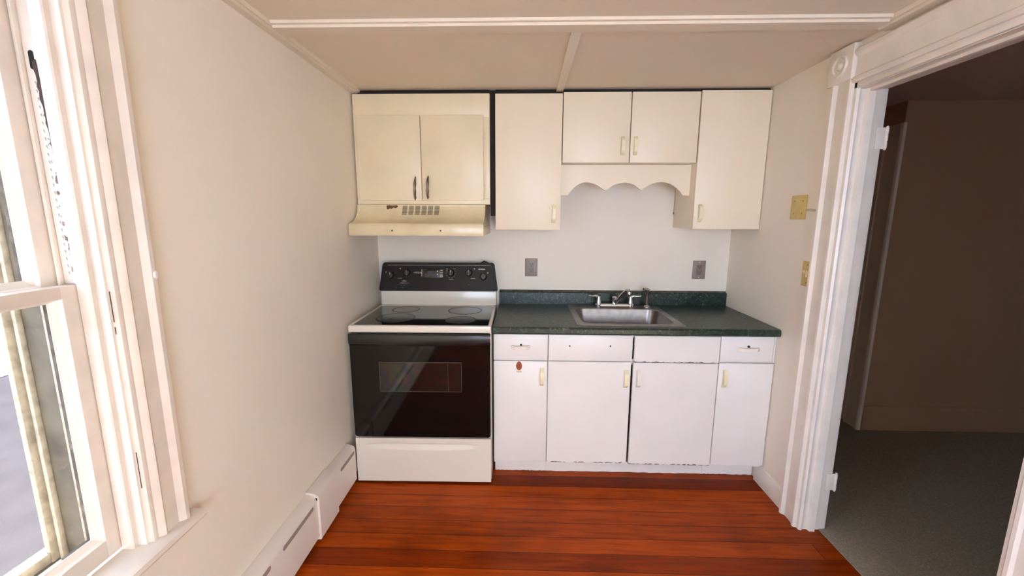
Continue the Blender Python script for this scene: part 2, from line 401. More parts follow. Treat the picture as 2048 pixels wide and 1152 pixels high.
# ------------------------------------------------------------------ left window
w1 = struct_root('window_1', (0, -2.3, .6))
def vbox(name, x0, x1, y0, y1, z0, z1, m, bev=.002, parent=w1):
    return obj(name, box(bm_new(), x0, x1, y0, y1, z0, z1, bev), m, parent)
# side casings, profile out from the opening
CP = [(0, -.021), (.0, -.012), (.003, -.008), (.010, .002), (.014, .010), (.020, .012), (.026, .011), (.034, .019), (.040, .022), (.046, .018), (.085, .017), (.092, .024), (.097, .030), (.108, .030), (.114, .022), (.116, 0)]
for s, yy in ((1, WY1), (-1, WY0)):
    b = bm_new(); prism(b, [(x, yy+s*(d-.002)) for d, x in CP], 'z', .64, 2.16); obj('casing', b, 'casing', w1)
b = bm_new(); prism(b, [(x, WZ1-.002+d) for d, x in CP], 'y', WY0-.11, WY1+.11); obj('head_casing', b, 'casing', w1)
# stool
b = bm_new(); prism(b, [(-.05, .612), (.038, .612), (.048, .618), (.052, .626), (.048, .636), (.040, .640), (-.05, .640)], 'y', WY0-.14, WY1+.14); obj('stool', b, 'casing', w1)
# jamb boards, stops, parting bead, outside pieces on both sides
for s, yy in ((1, WY1), (-1, WY0)):
    def sb(name, x0, x1, d0, d1, z0, z1, m, bev=.0015):
        y0, y1 = sorted((yy-s*d0, yy-s*d1)); return vbox(name, x0, x1, y0, y1, z0, z1, m, bev)
    sb('jamb_board', -.145, -.021, -.001, .006, .64, WZ1, 'casing')
    b = bm_new(); prism(b, [(x, yy-s*d) for x, d in ((-.020, .0), (-.020, .013), (-.023, .0165), (-.050, .0165), (-.050, .0))], 'z', .64, WZ1); obj('stop', b, 'casing', w1)
    sb('parting_bead', -.094, -.086, .006, .017, .64, WZ1, 'casing')
    sb('weatherstrip', -.085, -.052, .006, .0085, 1.335, 1.86, 'casing', .0005)
    sb('track_stain', -.066, -.053, .0085, .0092, 1.335, 1.80, 'strip', 0)
    sb('blind_stop', -.150, -.136, .004, .014, .62, WZ1, 'exttrim', .001)
    sb('sash_channel', -.1355, -.0985, .0062, .0078, .64, 1.30, 'blind', 0)
    sb('outside_jamb', -.235, -.150, -.03, .008, .58, WZ1+.03, 'extwood', .002)
    sb('storm_frame', -.215, -.205, .008, .022, .60, WZ1, 'exttrim', .002)
    sb('storm_frame', -.236, -.222, .004, .034, .60, WZ1, 'exttrim', .002)
    # pulley slot at the top of the track
b = bm_new(); prism(b, [(x, z) for x, z in rrect(-.0745, -.064, 1.80, 1.838, .005)], 'y', WY1-.0098, WY1-.0084); obj('pulley_slot', b, 'dark', w1)
b = bm_new()
pts = [(-.066, 1.815), (-.0665, 1.80), (-.0635, 1.79), (-.0625, 1.775), (-.0655, 1.765), (-.062, 1.755), (-.0638, 1.74), (-.0595, 1.725), (-.0585, 1.70), (-.0600, 1.69), (-.0565, 1.675), (-.0560, 1.64), (-.0545, 1.60), (-.0530, 1.60), (-.0530, 1.70), (-.0545, 1.76), (-.059, 1.82)]
prism(b, [(x-.002, z) for x, z in pts], 'y', WY1-.0104, WY1-.0088); obj('dark_stain', b, 'rustdark', w1)
b = bm_new()
for k in range(26):
    z = 1.36+k*.0165; box(b, -.0715, -.0685, WY1-.0092, WY1-.0084, z, z+.004)
    box(b, -.0700, -.0685, WY1-.0092, WY1-.0084, z-.003, z)
obj('perforations', b, M['print'], w1, smooth=False)
vbox('outside_sill', -.30, -.045, WY0-.05, WY1+.05, .57, .611, 'extwood')
vbox('storm_rail', -.236, -.222, WY0+.03, WY1-.034, .612, .64, 'exttrim')
vbox('head_jamb', -.145, .003, WY0, WY1, WZ1-.012, WZ1, 'casing')
vbox('outside_head', -.235, -.15, WY0-.03, WY1+.03, WZ1-.01, WZ1+.05, 'extwood')
def sash(name, x1, th, y0, y1, z0, z1, stile, top, bot):
    x0 = x1-th
    b = bm_new()
    box(b, x0, x1, y1-stile, y1, z0, z1, .0015); box(b, x0, x1, y0, y0+stile, z0, z1, .0015)
    box(b, x0, x1, y0+stile, y1-stile, z1-top, z1, .0015); box(b, x0, x1, y0+stile, y1-stile, z0, z0+bot, .0015)
    r = obj(name, b, 'casing', w1)
    # moulded sticking around the pane
    a0, a1, c0, c1 = y0+stile, y1-stile, z0+bot, z1-top; st = .017
    b = bm_new()
    pf = [(x1-.002, 0), (x1-.006, .003), (x1-.009, .003), (x1-.013, .010), (x1-.016, .013), (x1-.018, st), (x1-.0195, st), (x1-.0195, 0)]
    prism(b, [(x, a1-d) for x, d in pf], 'z', c0, c1); prism(b, [(x, a0+d) for x, d in pf], 'z', c0, c1)
    prism(b, [(x, c0+d) for x, d in pf], 'y', a0, a1); prism(b, [(x, c1-d*.5) for x, d in pf], 'y', a0, a1)
    obj('sash_moulding', b, 'trim', r)
    b = bm_new(); xo = x0+.001; xi = x1-.0205; sd = st-.003
    for q in ((a1-sd, a1, c0, c1), (a0, a0+sd, c0, c1), (a0+sd, a1-sd, c0, c0+sd), (a0+sd, a1-sd, c1-sd*.5, c1)): box(b, xo, xi, *q)
    obj('putty_edge', b, 'blind', r, smooth=False)
    b = bm_new(); xg = x1-.02
    vs_ = [b.verts.new(p) for p in ((xg, a0, c0), (xg, a1, c0), (xg, a1, c1), (xg, a0, c1))]; b.faces.new(vs_)
    obj('pane', b, 'glass', r, smooth=False)
    return r
sash('lower_sash', -.052, .033, WY0+.008, WY1-.0085, .644, 1.334, .040, .028, .048)
sash('upper_sash', -.096, .033, WY0+.008, WY1-.008, 1.305, WZ1-.014, .040, .04, .028)
# cracks between casing and stop, chipped paint
b = bm_new(); box(b, .0035, .0045, WY1+.004, WY1+.0055, 1.24, 1.315); box(b, .0035, .0045, WY1+.004, WY1+.0055, 1.21, 1.228)
box(b, .0042, .0052, WY1+.005, WY1+.0065, .80, .90)
obj('paint_crack', b, 'slot', w1, smooth=False)
tag(obj('paint_lump', lathe(bm_new(), [(.0, .006), (.006, .004), (.009, 0)], (.03, WY1+.105, 1.342), 8, (1, 0, 0), (1.3, .9)), 'printw'), 'chipped white paint lump on the window casing above the heater', 'paint chip')

# ------------------------------------------------------------------ outside
struct('ground_driveway', box(bm_new(), -7.2, -.9, -9, 14, -1.1, -1.0), 'asphalt', smooth=False)
struct('ground_yard', box(bm_new(), -40, -7.2, -20, 40, -1.1, -.99), 'concrete', smooth=False)
struct('foundation_outside', box(bm_new(), -.9, -.16, -9, 8, -1.1, -1.0), 'asphalt', smooth=False)

# ------------------------------------------------------------------ heater on the left wall
ht = thing('baseboard_heater', 'white metal baseboard heater along the foot of the left wall', 'heater', (.0, -1.5, 0))
def hprof(g=0): return [(.001, .02), (.001, .246+g), (.012, .247+g), (.034+g, .241+g), (.047+g, .231+g), (.053+g, .216+g), (.052+g, .036-g), (.048+g, .030-g), (.040, .030-g), (.040, .02)]
b = bm_new(); prism(b, hprof(), 'y', -4.3, -1.10); obj('cover', b, 'heater', ht)
b = bm_new(); prism(b, hprof(), 'y', -.93, -.675); obj('cover', b, 'heater', ht)
b = bm_new(); prism(b, hprof(.010), 'y', -1.105, -.925); obj('joint_cover', b, 'heater', ht)
for y0, y1 in ((-.86, -.69), (-1.375, -1.14), (-1.70, -1.455), (-2.02, -1.775), (-2.4, -2.15)):
    b = bm_new(); prism(b, rrect(y0, y1, .197, .217, .009, 4), 'x', .0515, .0535); obj('vent_slot', b, 'heatslot', ht)
b = bm_new(); lathe(b, [(.008, 0), (.008, .002), (0, .002)], (.05, -1.1055, .225), 12, (0, -1, 0), (.6, 1)); obj('end_hole', b, 'dark', ht)

# ------------------------------------------------------------------ pulls
def arch_pull(name, cx, cz, yface, m, parent, vertical=True, L=.105):
    """one-piece plastic bow pull"""
    b = bm_new(); h = L/2
    side = [(-h, 0), (-h+.004, -.006), (-h+.018, -.022), (-h+.026, -.025), (h-.026, -.025), (h-.018, -.022), (h-.004, -.006), (h, 0), (h-.016, 0), (h-.026, -.017), (-h+.026, -.017), (-h+.016, 0)]
    wd = .0100
    if vertical: prism(b, [(yface+d, cz+s) for s, d in side], 'x', cx-wd, cx+wd)
    else: prism(b, [(cx+s, yface+d) for s, d in side], 'z', cz-wd, cz+wd)
    bmesh.ops.bevel(b, geom=[e for e in b.edges if e.calc_length() < .2], offset=.0016, segments=2, affect='EDGES')
    return obj(name, b, m, parent)
def slab(x0, x1, y0, y1, z0, z1, jag=0, bev=.0025):
    """a cabinet front; jag wobbles the bottom edge where paint is chipped"""
    b = bm_new()
    if not jag: return box(b, x0, x1, y0, y1, z0, z1, bev)
    n = 46; bot = [(x0+(x1-x0)*k/n, z0+(random.random()*jag if 0 < k < n else .004)) for k in range(n+1)]
    prism(b, bot+[(x1, z1), (x0, z1)], 'y', y0, y1)
    es = [e for e in b.edges if (e.verts[0].co-e.verts[1].co).length > .05 and all(abs(v.co.y-y0) < 1e-6 for v in e.verts)]
    bmesh.ops.bevel(b, geom=es, offset=bev, segments=2, affect='EDGES')
    return b

# ------------------------------------------------------------------ wall cabinets
UF = -.3275; DTK = .019
def carcass(x0, x1, y0, y1, z0, z1, m, parent, t=.016):
    b = bm_new()
    box(b, x0, x0+t, y0, y1, z0, z1, .001); box(b, x1-t, x1, y0, y1, z0, z1, .001)
    box(b, x0+t, x1-t, y0, y1, z0, z0+t, .001); box(b, x0+t, x1-t, y0, y1, z1-t, z1, .001)
    box(b, x0+t, x1-t, y1-.006, y1, z0+t, z1-t)
    return obj('carcass', b, m, parent)
M['gapshade'] = mat('painted_gap_shade', (22, 17, 14), .85)  # near-black strips: the shade in the cabinet gaps put into the colour
def gap_shades(c, x0, x1, z0, gap=None):
    obj('top_gap_shade', box(bm_new(), x0, x1, UF+.024, UF+.034, z0, H-.001), 'gapshade', c, smooth=False)
    if gap: obj('side_gap_shade', box(bm_new(), gap[0], gap[1], UF+.03, UF+.04, gap[2], H-.002), 'gapshade', c, smooth=False)
# old cabinet over the range hood
c = thing('wall_cabinet', 'old cream two-door wall cabinet mounted above the range hood', 'cabinet', (.4, 0, 1.565))
carcass(.010, .785, UF+.02, -.002, 1.565, 2.172, 'cab_old', c)
b = bm_new(); box(b, .010, .785, UF, UF+.02, 2.045, 2.172, .002); box(b, .010, .785, UF, UF+.02, 1.565, 1.602, .002)
box(b, .010, .045, UF, UF+.02, 1.602, 2.045, .001); box(b, .735, .785, UF, UF+.02, 1.602, 2.045, .001)
obj('face_frame', b, 'cab_old', c)
gap_shades(c, .010, .785, 2.1725, (.7855, .8165, 1.50))
for x0, x1, hx, hz in ((.031, .392, .357, 1.655), (.395, .750, .430, 1.660)):
    d = obj('door', slab(x0, x1, UF-.014, UF-.0005, 1.588, 2.056, 0, .003), 'cab_old', c)
    b = bm_new(); pth = []; rr = []
    for k in range(17):
        s = k/16*2-1; pth.append((hx+.003*s, UF-.0155-.020*(1-s*s)**.8, hz+.066*s)); rr.append(.0022+.0080*(1-abs(s))**.6 if abs(s) > .3 else .0087-.0030*(1-abs(s)/.3))
    tube(b, pth, rr, 10); box(b, hx-.004, hx+.004, UF-.0185, UF-.0135, hz+.046, hz+.06, .001); box(b, hx-.004, hx+.004, UF-.0185, UF-.0135, hz-.06, hz-.046, .001)
    obj('pull', b, 'pewter', d)
for hz in (1.95, 1.655):
    b = bm_new(); box(b, .752, .759, UF-.006, UF+.001, hz-.02, hz+.02, .001)
    lathe(b, [(0, 0), (.003, 0), (.003, .046), (0, .046)], (.7525, UF-.008, hz-.023), 8)
    obj('hinge', b, 'cab_old', c)
b = bm_new(); lathe(b, [(0, 0), (.0028, 0), (.0028, .05), (0, .05)], (.0292, UF-.004, 1.625), 8); obj('hinge', b, 'cab_old', c)

def simple_cab(label, x0, x1, z0, z1, doors, zb=None):
    c = thing('wall_cabinet', label, 'cabinet', ((x0+x1)/2, 0, z0), 'cream slab-door wall cabinets')
    carcass(x0+.001, x1-.001, UF+DTK+.001, -.002, z0+.003, z1-.004, 'cab', c)
    gap_shades(c, x0, x1, z1-.0035)
    for a, bb, hx, hz in doors:
        d = obj('door', slab(a, bb, UF, UF+DTK, z0, z1, 0, .0015), 'cab', c)
        arch_pull('pull', hx, hz, UF, 'pull', d)
    return c
simple_cab('tall cream wall cabinet with one door, left of the sink and next to the hood', .817, 1.193, 1.421, 2.170, [(.817, 1.193, 1.155, 1.512)])
simple_cab('short cream two-door wall cabinet above the scalloped board over the sink', 1.198, 1.950, 1.799, 2.176, [(1.198, 1.572, 1.534, 1.890), (1.577, 1.949, 1.604, 1.890)])
simple_cab('tall cream wall cabinet with one door in the right corner', 1.956, 2.334, 1.429, 2.182, [(1.956, 2.334, 1.990, 1.519)])
# scalloped valance
VY = -.250
def cat(pts, n=7):        # smooth curve through points
    out = []
    for i in range(len(pts)-1):
        p0 = pts[max(i-1, 0)]; p1 = pts[i]; p2 = pts[i+1]; p3 = pts[min(i+2, len(pts)-1)]
        for k in range(n):
            t = k/n
            out.append(tuple(.5*((2*p1[j])+(-p0[j]+p2[j])*t+(2*p0[j]-5*p1[j]+4*p2[j]-p3[j])*t*t+(-p0[j]+3*p1[j]-3*p2[j]+p3[j])*t**3) for j in range(2)))
    return out+[pts[-1]]
zb = 1.622
arch = (cat([(1.243, zb), (1.266, 1.655), (1.304, 1.686), (1.352, 1.697), (1.400, 1.686), (1.440, 1.663)])
        + cat([(1.448, 1.657), (1.459, 1.653), (1.472, 1.657)], 4)
        + cat([(1.480, 1.663), (1.520, 1.686), (1.572, 1.695), (1.622, 1.686), (1.652, 1.665)])
        + cat([(1.660, 1.659), (1.671, 1.655), (1.683, 1.659)], 4)
        + cat([(1.696, 1.668), (1.735, 1.690), (1.787, 1.699), (1.840, 1.688), (1.888, 1.655), (1.916, zb)]))
b = bm_new(); prism(b, [(1.1945, 1.798), (1.1945, zb)]+arch+[(1.9545, zb), (1.9545, 1.798)], 'y', VY, VY+.018)
tag(obj('scalloped_valance', b, 'cab'), 'cream wooden valance board with three scalloped arches above the sink', 'valance')
# pull cord of the lamp behind the valance
b = bm_new(); tube(b, [(1.938, -.06, 1.70), (1.937, -.06, 1.60), (1.936, -.06, 1.53)], .0012, 6)
lathe(b, [(0, 0), (.003, .003), (.004, .012), (.002, .018), (0, .02)], (1.936, -.06, 1.512), 8)
b2 = thing('pull_cord', 'thin brown pull cord hanging behind the right end of the scalloped valance', 'cord', (1.936, -.06, 1.70))
obj('cord', b, 'browncord', b2)
b = bm_new(); box(b, 1.60, 1.945, -.10, -.035, 1.752, 1.7985, .004); obj('lamp_housing', b, 'cab', b2)

# ------------------------------------------------------------------ range hood
h = thing('range_hood', 'cream enamel range hood with rusty scrape and vent grille above the stove', 'range hood', (.385, 0, 1.39))
def hood_pts(n=12):
    out = []
    for k in range(n+1):
        t = PI/2*k/n; out.append((-.338-.128*(1-math.cos(t)), 1.563-.105*math.sin(t)))
    return out
hp = hood_pts()
b = bm_new(); prism(b, [(-.002, 1.563)]+hp+[(-.472, 1.452), (-.472, 1.446), (-.465, 1.446), (-.455, 1.44), (-.002, 1.44)], 'x', .010, .757)
obj('canopy', b, 'hood', h)
b = bm_new(); box(b, .006, .760, -.474, -.462, 1.389, 1.452, .003); box(b, .006, .020, -.462, -.002, 1.389, 1.4395, .002); box(b, .746, .760, -.462, -.002, 1.389, 1.4395, .002)
obj('lip', b, 'hood', h)
b = bm_new(); box(b, .018, .748, -.4765, -.4735, 1.397, 1.444, .001); obj('front_panel', b, 'hood', h)
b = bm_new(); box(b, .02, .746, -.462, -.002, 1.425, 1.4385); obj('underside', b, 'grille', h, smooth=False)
for x in (.252, .522):
    b = bm_new(); lathe(b, [(0, .0025), (.004, .002), (.005, 0)], (x, -.4765, 1.418), 12, (0, -1, 0)); obj('screw_hole', b, 'slot', h)
# grille: six columns of fine louvres lying on the curved face
def on_hood(z):
    s = min(1, max(0, (1.563-z)/.105)); t = math.asin(s); return -.338-.128*(1-math.cos(t))
for k in range(6):
    b = bm_new(); xa = .277+k*.0375; n = 11
    for j in range(n):
        z = 1.556-j*.0048; za = z-.0026; xo = -.0015*j*.12
        q = [(xa+xo, on_hood(z)-.0009, z), (xa+.028+xo, on_hood(z)-.0009, z), (xa+.028+xo, on_hood(za)-.0009, za), (xa+xo, on_hood(za)-.0009, za)]
        f = [b.verts.new(p) for p in q]+[b.verts.new((p[0], p[1]+.003, p[2]-.0002)) for p in q]
        for fc in ((0, 1, 2, 3), (4, 7, 6, 5), (0, 4, 5, 1), (1, 5, 6, 2), (2, 6, 7, 3), (3, 7, 4, 0)): b.faces.new([f[i] for i in fc])
    obj('vent_grille', b, 'slot', h, smooth=False)
b = bm_new(); prs = [(.182, 1.557), (.196, 1.5605), (.218, 1.5575), (.243, 1.5605), (.251, 1.552), (.238, 1.543), (.222, 1.546), (.212, 1.538), (.204, 1.541), (.190, 1.535), (.184, 1.540)]
v0 = [b.verts.new((x, on_hood(z)-.0009, z)) for x, z in prs]; v1 = [b.verts.new((x, on_hood(z)+.002, z)) for x, z in prs]
b.faces.new(v0); b.faces.new(v1[::-1])
for i in range(len(prs)): b.faces.new((v0[i], v1[i], v1[(i+1) % len(prs)], v0[(i+1) % len(prs)]))
obj('rust_scrape', b, 'rust', h, smooth=False, label='rusty scraped patch on the hood')

# ------------------------------------------------------------------ kitchen range (local coordinates, slightly turned)
st = thing('kitchen_range', 'white electric range with black oven door, black control panel and glass cooktop', 'stove', (.427, -.37, 0), rotz=math.radians(.8))
def lo(name, b, m, parent=None, **k): return obj(name, b, m, parent or st, local=True, **k)
hw = .382
b = bm_new(); box(b, -hw+.004, hw-.002, -.253, .345, .012, .884, .003)
lo('body', b, 'enamel')
for x in (-.33, .33):
    for y in (-.2, .3): lo('foot', lathe(bm_new(), [(0, 0), (.016, 0), (.014, .013), (0, .013)], (x, y, .0), 12), 'blackplastic')
# cooktop frame with raised rim
b = bm_new()
box(b, -hw, hw, -.286, -.262, .884, .922, .006, 3)
box(b, -hw, -hw+.017, -.262, .262, .884, .922, .004); box(b, hw-.017, hw, -.262, .262, .884, .922, .004)
box(b, -hw, hw, .235, .262, .884, .922, .004); box(b, -hw+.012, hw-.012, -.268, .245, .884, .912)
lo('cooktop_frame', b, 'enamel')
b = bm_new(); prism(b, rrect(-hw+.019, hw-.019, -.260, .236, .022), 'z', .910, .9195); ck = lo('cooktop_glass', b, 'cookglass')
for x, y, r, m_ in ((-.180, .125, .078, 'burner'), (-.180, -.095, .104, 'burner'), (.195, .105, .098, 'burner'), (.200, -.135, .080, 'burner')):
    b = bm_new(); lathe(b, [(0, 0), (r, 0), (r, .0004), (0, .0004)], (x, y, .9193), 56); z = lo('burner_zone', b, m_, ck)
    b = bm_new(); lathe(b, [(r, 0), (r+.007, 0), (r+.007, .0007), (r, .0007), (r, 0)], (x, y, .9193), 56); lo('burner_ring', b, 'ring', ck)
# backguard
b = bm_new(); box(b, -hw+.008, hw-.002, .255, .352, .915, 1.014, .003); lo('backguard', b, 'enamel')
tl = math.radians(12); S = Vector((0, math.sin(tl), math.cos(tl))); NN = Vector((0, -math.cos(tl), math.sin(tl)))
PM = Matrix(((1, 0, 0, 0), (S.x, S.y, S.z, 0), (NN.x, NN.y, NN.z, 0), (0, 0, 0, 1))).transposed(); PM.translation = Vector((0, .252, 1.014))
Ls = .184/math.cos(tl)
def panel_poly(i=0):
    P = []; bl, tlx = .389-i, .368-i
    r = .016
    for cx, cy, a in ((tlx-r, Ls-i-r, 0), (-tlx+r, Ls-i-r, 90), (-bl+r, i+r, 180), (bl-r, i+r, 270)):
        for k in range(6):
            t = math.radians(a+90*k/5); P.append((cx+r*math.cos(t), cy+r*math.sin(t)))
    return P
b = bm_new(); prism(b, panel_poly(), 'z', -.045, 0)
bmesh.ops.bevel(b, geom=[e for e in b.edges if all(abs(v.co.z) < 1e-6 for v in e.verts)], offset=.006, segments=3, affect='EDGES')
cp = lo('control_panel', b, 'blackpanel', xf=PM)
def ps(x): return x-.427      # photo-side x to local
def pk(name, b, m, parent=cp, **k): return lo(name, b, m, parent, xf=PM, **k)
b = bm_new(); box(b, -.335, .345, Ls-.0185, Ls-.0165, -.0002, .0006); pk('trim_line', b, 'print', smooth=False)
for i, (x, s) in enumerate(((.115, .103), (.222, .121), (.510, .120), (.628, .121), (.723, .097))):
    x = ps(x)
    b = bm_new(); lathe(b, [(.024, 0), (.024, .004), (.020, .008), (.018, .016), (.017, .017), (0, .017)], (x, s, 0), 28)
    box(b, x-.0055, x+.0055, s-.019, s+.019, .014, .027, .003)
    kn = pk('knob', b, 'blackplastic')
    b = bm_new(); box(b, x-.0012, x+.0012, s+.003, s+.0175, .0268, .0276); pk('pointer', b, 'printw', kn, smooth=False)
def marks(name, items, m, parent=cp):
    for x, s, w_, h_ in items:
        pk(name, box(bm_new(), ps(x)-w_/2, ps(x)+w_/2, s-h_/2, s+h_/2, -.0003, .0006), m, parent, smooth=False)
# small square burner indicators
for x, s in ((.083, .124), (.176, .148), (.664, .148), (.752, .122)): marks('burner_symbol', [(x, s, .008, .009)], 'print')
it = []
for k in range(9):
    a = math.radians(60-k*34); it.append((.510+.031*math.cos(a), .120+.031*math.sin(a), .005, .004))
marks('dial_tick', it+[(.484, .147, .009, .004), (.484, .130, .006, .003), (.536, .148, .009, .004)], 'print')
it = []
for cx, cs in ((.115, .103), (.222, .121), (.628, .121), (.723, .097)):
    for a in (150, 30, -30, -60): it.append((cx+.030*math.cos(math.radians(a)), cs+.030*math.sin(math.radians(a)), .003, .003))
marks('dial_tick', it, 'printdim')
marks('dial_label', [(.512, .079, .028, .004), (.655, .084, .028, .004), (.175, .084, .028, .003)], 'print')
marks('dial_label', [(.712, .146, .044, .0045)], 'printw')
b = bm_new(); box(b, ps(.318), ps(.456), .088, .150, -.001, .0012, .0008); dsp = pk('clock_panel', b, 'blackplastic')
def m2(name, items, m):
    for x, s, w_, h_ in items:
        pk(name, box(bm_new(), ps(x)-w_/2, ps(x)+w_/2, s-h_/2, s+h_/2, .0008, .0020), m, dsp, smooth=False)
m2('clock_display', [(.378, .121, .042, .022)], 'lcd')
m2('bar', [(.319, .120, .003, .046)], 'printw'); m2('bar', [(.434, .120, .0016, .032)], M['stickr'])
for s in (.131, .111):
    b = bm_new(); lathe(b, [(.0042, .001), (.004, .0035), (0, .004)], (ps(.422), s, 0), 14); pk('button', b, 'printw', dsp)
m2('button_label', [(.449, .137, .016, .008), (.449, .122, .018, .005), (.449, .106, .016, .005), (.449, .097, .020, .008)], 'print')
m2('button_label', [(.338, .142, .03, .002), (.35, .098, .03, .002), (.345, .110, .006, .006), (.36, .104, .006, .004), (.424, .094, .012, .003)], 'printdim')
def text(name, s, size, m, parent, xf, local=True, ext=.0004, shear=0):
    cu = bpy.data.curves.new('lettering', 'FONT'); cu.body = s; cu.size = size; cu.extrude = ext; cu.align_x = 'CENTER'; cu.align_y = 'CENTER'; cu.shear = shear
    o = bpy.data.objects.new('lettering', cu); COL.objects.link(o)
    dg = bpy.context.evaluated_depsgraph_get(); me = bpy.data.meshes.new_from_object(o.evaluated_get(dg))
    b = bm_new(); b.from_mesh(me); bpy.data.objects.remove(o); bpy.data.curves.remove(cu); bpy.data.meshes.remove(me)
    return obj(name, b, m, parent, smooth=False, local=local, xf=xf)
text('lettering', 'Whirlpool', .0125, 'printw', cp, PM @ Matrix.Translation((ps(.291), .1205, .0004)), shear=.15)
b = bm_new(); tube(b, [(ps(.272), .127, .0006), (ps(.29), .131, .0006), (ps(.312), .124, .0006)], .0006, 6); pk('logo_swoosh', b, 'print')
# scraped white marks low on the left of the panel
for pts in ([(.168, .052), (.190, .0555), (.2, .054), (.238, .052), (.212, .0505), (.185, .0505)], [(.190, .062), (.203, .072), (.214, .066), (.222, .069), (.216, .062), (.205, .064)], [(.186, .067), (.192, .070), (.193, .066)]):
    pk('scrape_mark', prism(bm_new(), [(ps(x), s) for x, s in pts], 'z', -.0002, .0007), 'print', smooth=False)
marks('scrape_mark', [(.186, .036, .006, .004), (.203, .036, .006, .003), (.155, .022, .005, .002), (.195, .024, .012, .002), (.63, .044, .008, .004)], 'printdim')
# cord lump on top of the panel
b = bm_new(); tube(b, [(ps(.70), .30, 1.193), (ps(.715), .298, 1.199), (ps(.728), .295, 1.207), (ps(.742), .295, 1.201), (ps(.758), .298, 1.195)], [.004, .005, .006, .005, .003], 8); lo('vent_cap', b, 'blackplastic')
# oven door
b = bm_new(); prism(b, rrect(-hw+.003, hw-.005, .286, .878, .010), 'y', -.286, -.256)
bmesh.ops.bevel(b, geom=[e for e in b.edges if all(abs(v.co.y+.286) < 1e-6 for v in e.verts)], offset=.005, segments=3, affect='EDGES')
od = lo('oven_door', b, 'blackglass')
# full-width bowed handle across the top of the door
b = bm_new(); n = 20; ring = []
sec = [(0, .878), (-.010, .880), (-.020, .874), (-.024, .862), (-.024, .838), (-.020, .826), (-.010, .820), (0, .820)]
for k in range(n+1):
    x = -hw+.001+(2*hw-.004)*k/n; t = k/n*2-1; g = .45+.55*(1-t**4)
    lowr = .006*(1-t*t)
    ring.append([b.verts.new((x, -.284+d*g, z-(lowr if z < .85 else 0))) for d, z in sec])
for k in range(n):
    for j in range(len(sec)): b.faces.new((ring[k][j], ring[k][(j+1) % len(sec)], ring[k+1][(j+1) % len(sec)], ring[k+1][j]))
b.faces.new(ring[0][::-1]); b.faces.new(ring[-1])
lo('handle', b, 'blackplastic', od)
b = bm_new(); prism(b, rrect(-.225, .222, .552, .722, .008), 'y', -.2868, -.285); wn = lo('oven_window', b, 'ovenwin', od)
b = bm_new()
for x0, x1, z0, z1 in ((-.225, .222, .718, .722), (-.225, .222, .552, .555), (-.225, -.222, .555, .718), (.219, .222, .555, .718), (.147, .1485, .556, .717)): box(b, x0, x1, -.2874, -.2866, z0, z1)
lo('window_frame', b, M['ovenframe'] if 'ovenframe' in M else 'printdim', wn, smooth=False)
b = bm_new(); box(b, -hw+.004, -hw+.012, -.275, -.25, .272, .292, .001); lo('hinge_tab', b, 'enamel')
# storage drawer with scooped grip
b = bm_new()
x0, x1, z0, z1, yf, yb = -hw+.004, hw-.004, .014, .276, -.285, -.254
gx0, gx1, gz0, gz1 = -.315, .300, .205, .240
nx = 40; cols = []
zs = [z0, .10, .200]+[.205+.035*k/8 for k in range(9)]+[.246, z1]
for i in range(nx+1):
    x = x0+(x1-x0)*i/nx; row = []
    for z in zs:
        t = (x-(gx0+gx1)/2)/((gx1-gx0)/2); d = 0
        if abs(t) < 1 and .2 < z < .242:
            top = .240; bow = .205+.012*(abs(t)**2)
            if z >= bow: d = .019*(z-bow)/(top-bow+1e-6)*(1-abs(t)**6)
            if z > .2399: d *= .2
        row.append(b.verts.new((x, yf+d, z)))
    cols.append(row)
for i in range(nx):
    for j in range(len(zs)-1): b.faces.new((cols[i][j], cols[i+1][j], cols[i+1][j+1], cols[i][j+1]))
bk = [b.verts.new((x, yb, z)) for x, z in ((x0, z0), (x1, z0), (x1, z1), (x0, z1))]
b.faces.new(bk)
b.faces.new([c_[0] for c_ in cols][::-1]+[bk[0], bk[1]]); b.faces.new([c_[-1] for c_ in cols]+[bk[2], bk[3]])
b.faces.new(cols[0]+[bk[3], bk[0]]); b.faces.new(cols[-1][::-1]+[bk[1], bk[2]])
lo('storage_drawer', b, 'enamel')

# ------------------------------------------------------------------ base cabinets, worktop
BF = -.6053
def base_cab(label, x0, x1, fx0, fx1):
    c = thing('base_cabinet', label, 'cabinet', ((x0+x1)/2, -.3, 0), 'white base cabinets under the worktop')
    b = bm_new(); t = .016; yb = -.002; yf = BF+.02
    box(b, x0, x0+t, yf, yb, .10, .874); box(b, x1-t, x1, yf, yb, .10, .874)
    box(b, x0+t, x1-t, yf, yb, .10, .116); box(b, x0+t, x1-t, yb-.006, yb, .116, .874)
    box(b, x0+t, x1-t, yf, yf+.018, .70, .73); box(b, x0+t, x1-t, yf, yf+.018, .852, .874)
    obj('carcass', b, 'cab_low', c, smooth=False)
    b = bm_new(); n = 30
    pts = [(fx0+(fx1-fx0)*k/n, .0+random.random()*.004) for k in range(n+1)]
    prism(b, pts+[(fx1, .0995), (fx0, .0995)], 'y', -.512, -.498)
    obj('toe_kick', b, 'cab_low', c)
    return c
def front(c, name, x0, x1, z0, z1, jag=0, y=BF):
    o = obj(name, slab(x0, x1, y, y+DTK, z0, z1, jag, .003), 'cab_low', c)
    if jag:
        n = 60; pts = [(x0+.001+(x1-x0-.002)*k/n, z0-.0015+random.random()*.003) for k in range(n+1)]
        obj('chipped_edge', prism(bm_new(), pts+[(x1-.001, z0+.012), (x0+.001, z0+.012)], 'y', y+.003, y+DTK-.001), 'chip', o, smooth=False)
    return o
def holes(c, pts, r=.0042):
    for x, z in pts:
        b = bm_new(); lathe(b, [(r, 0), (r*.8, .0012), (0, .0014)], (x, BF, z), 12, (0, -1, 0)); obj('screw_hole', b, 'slot', c)
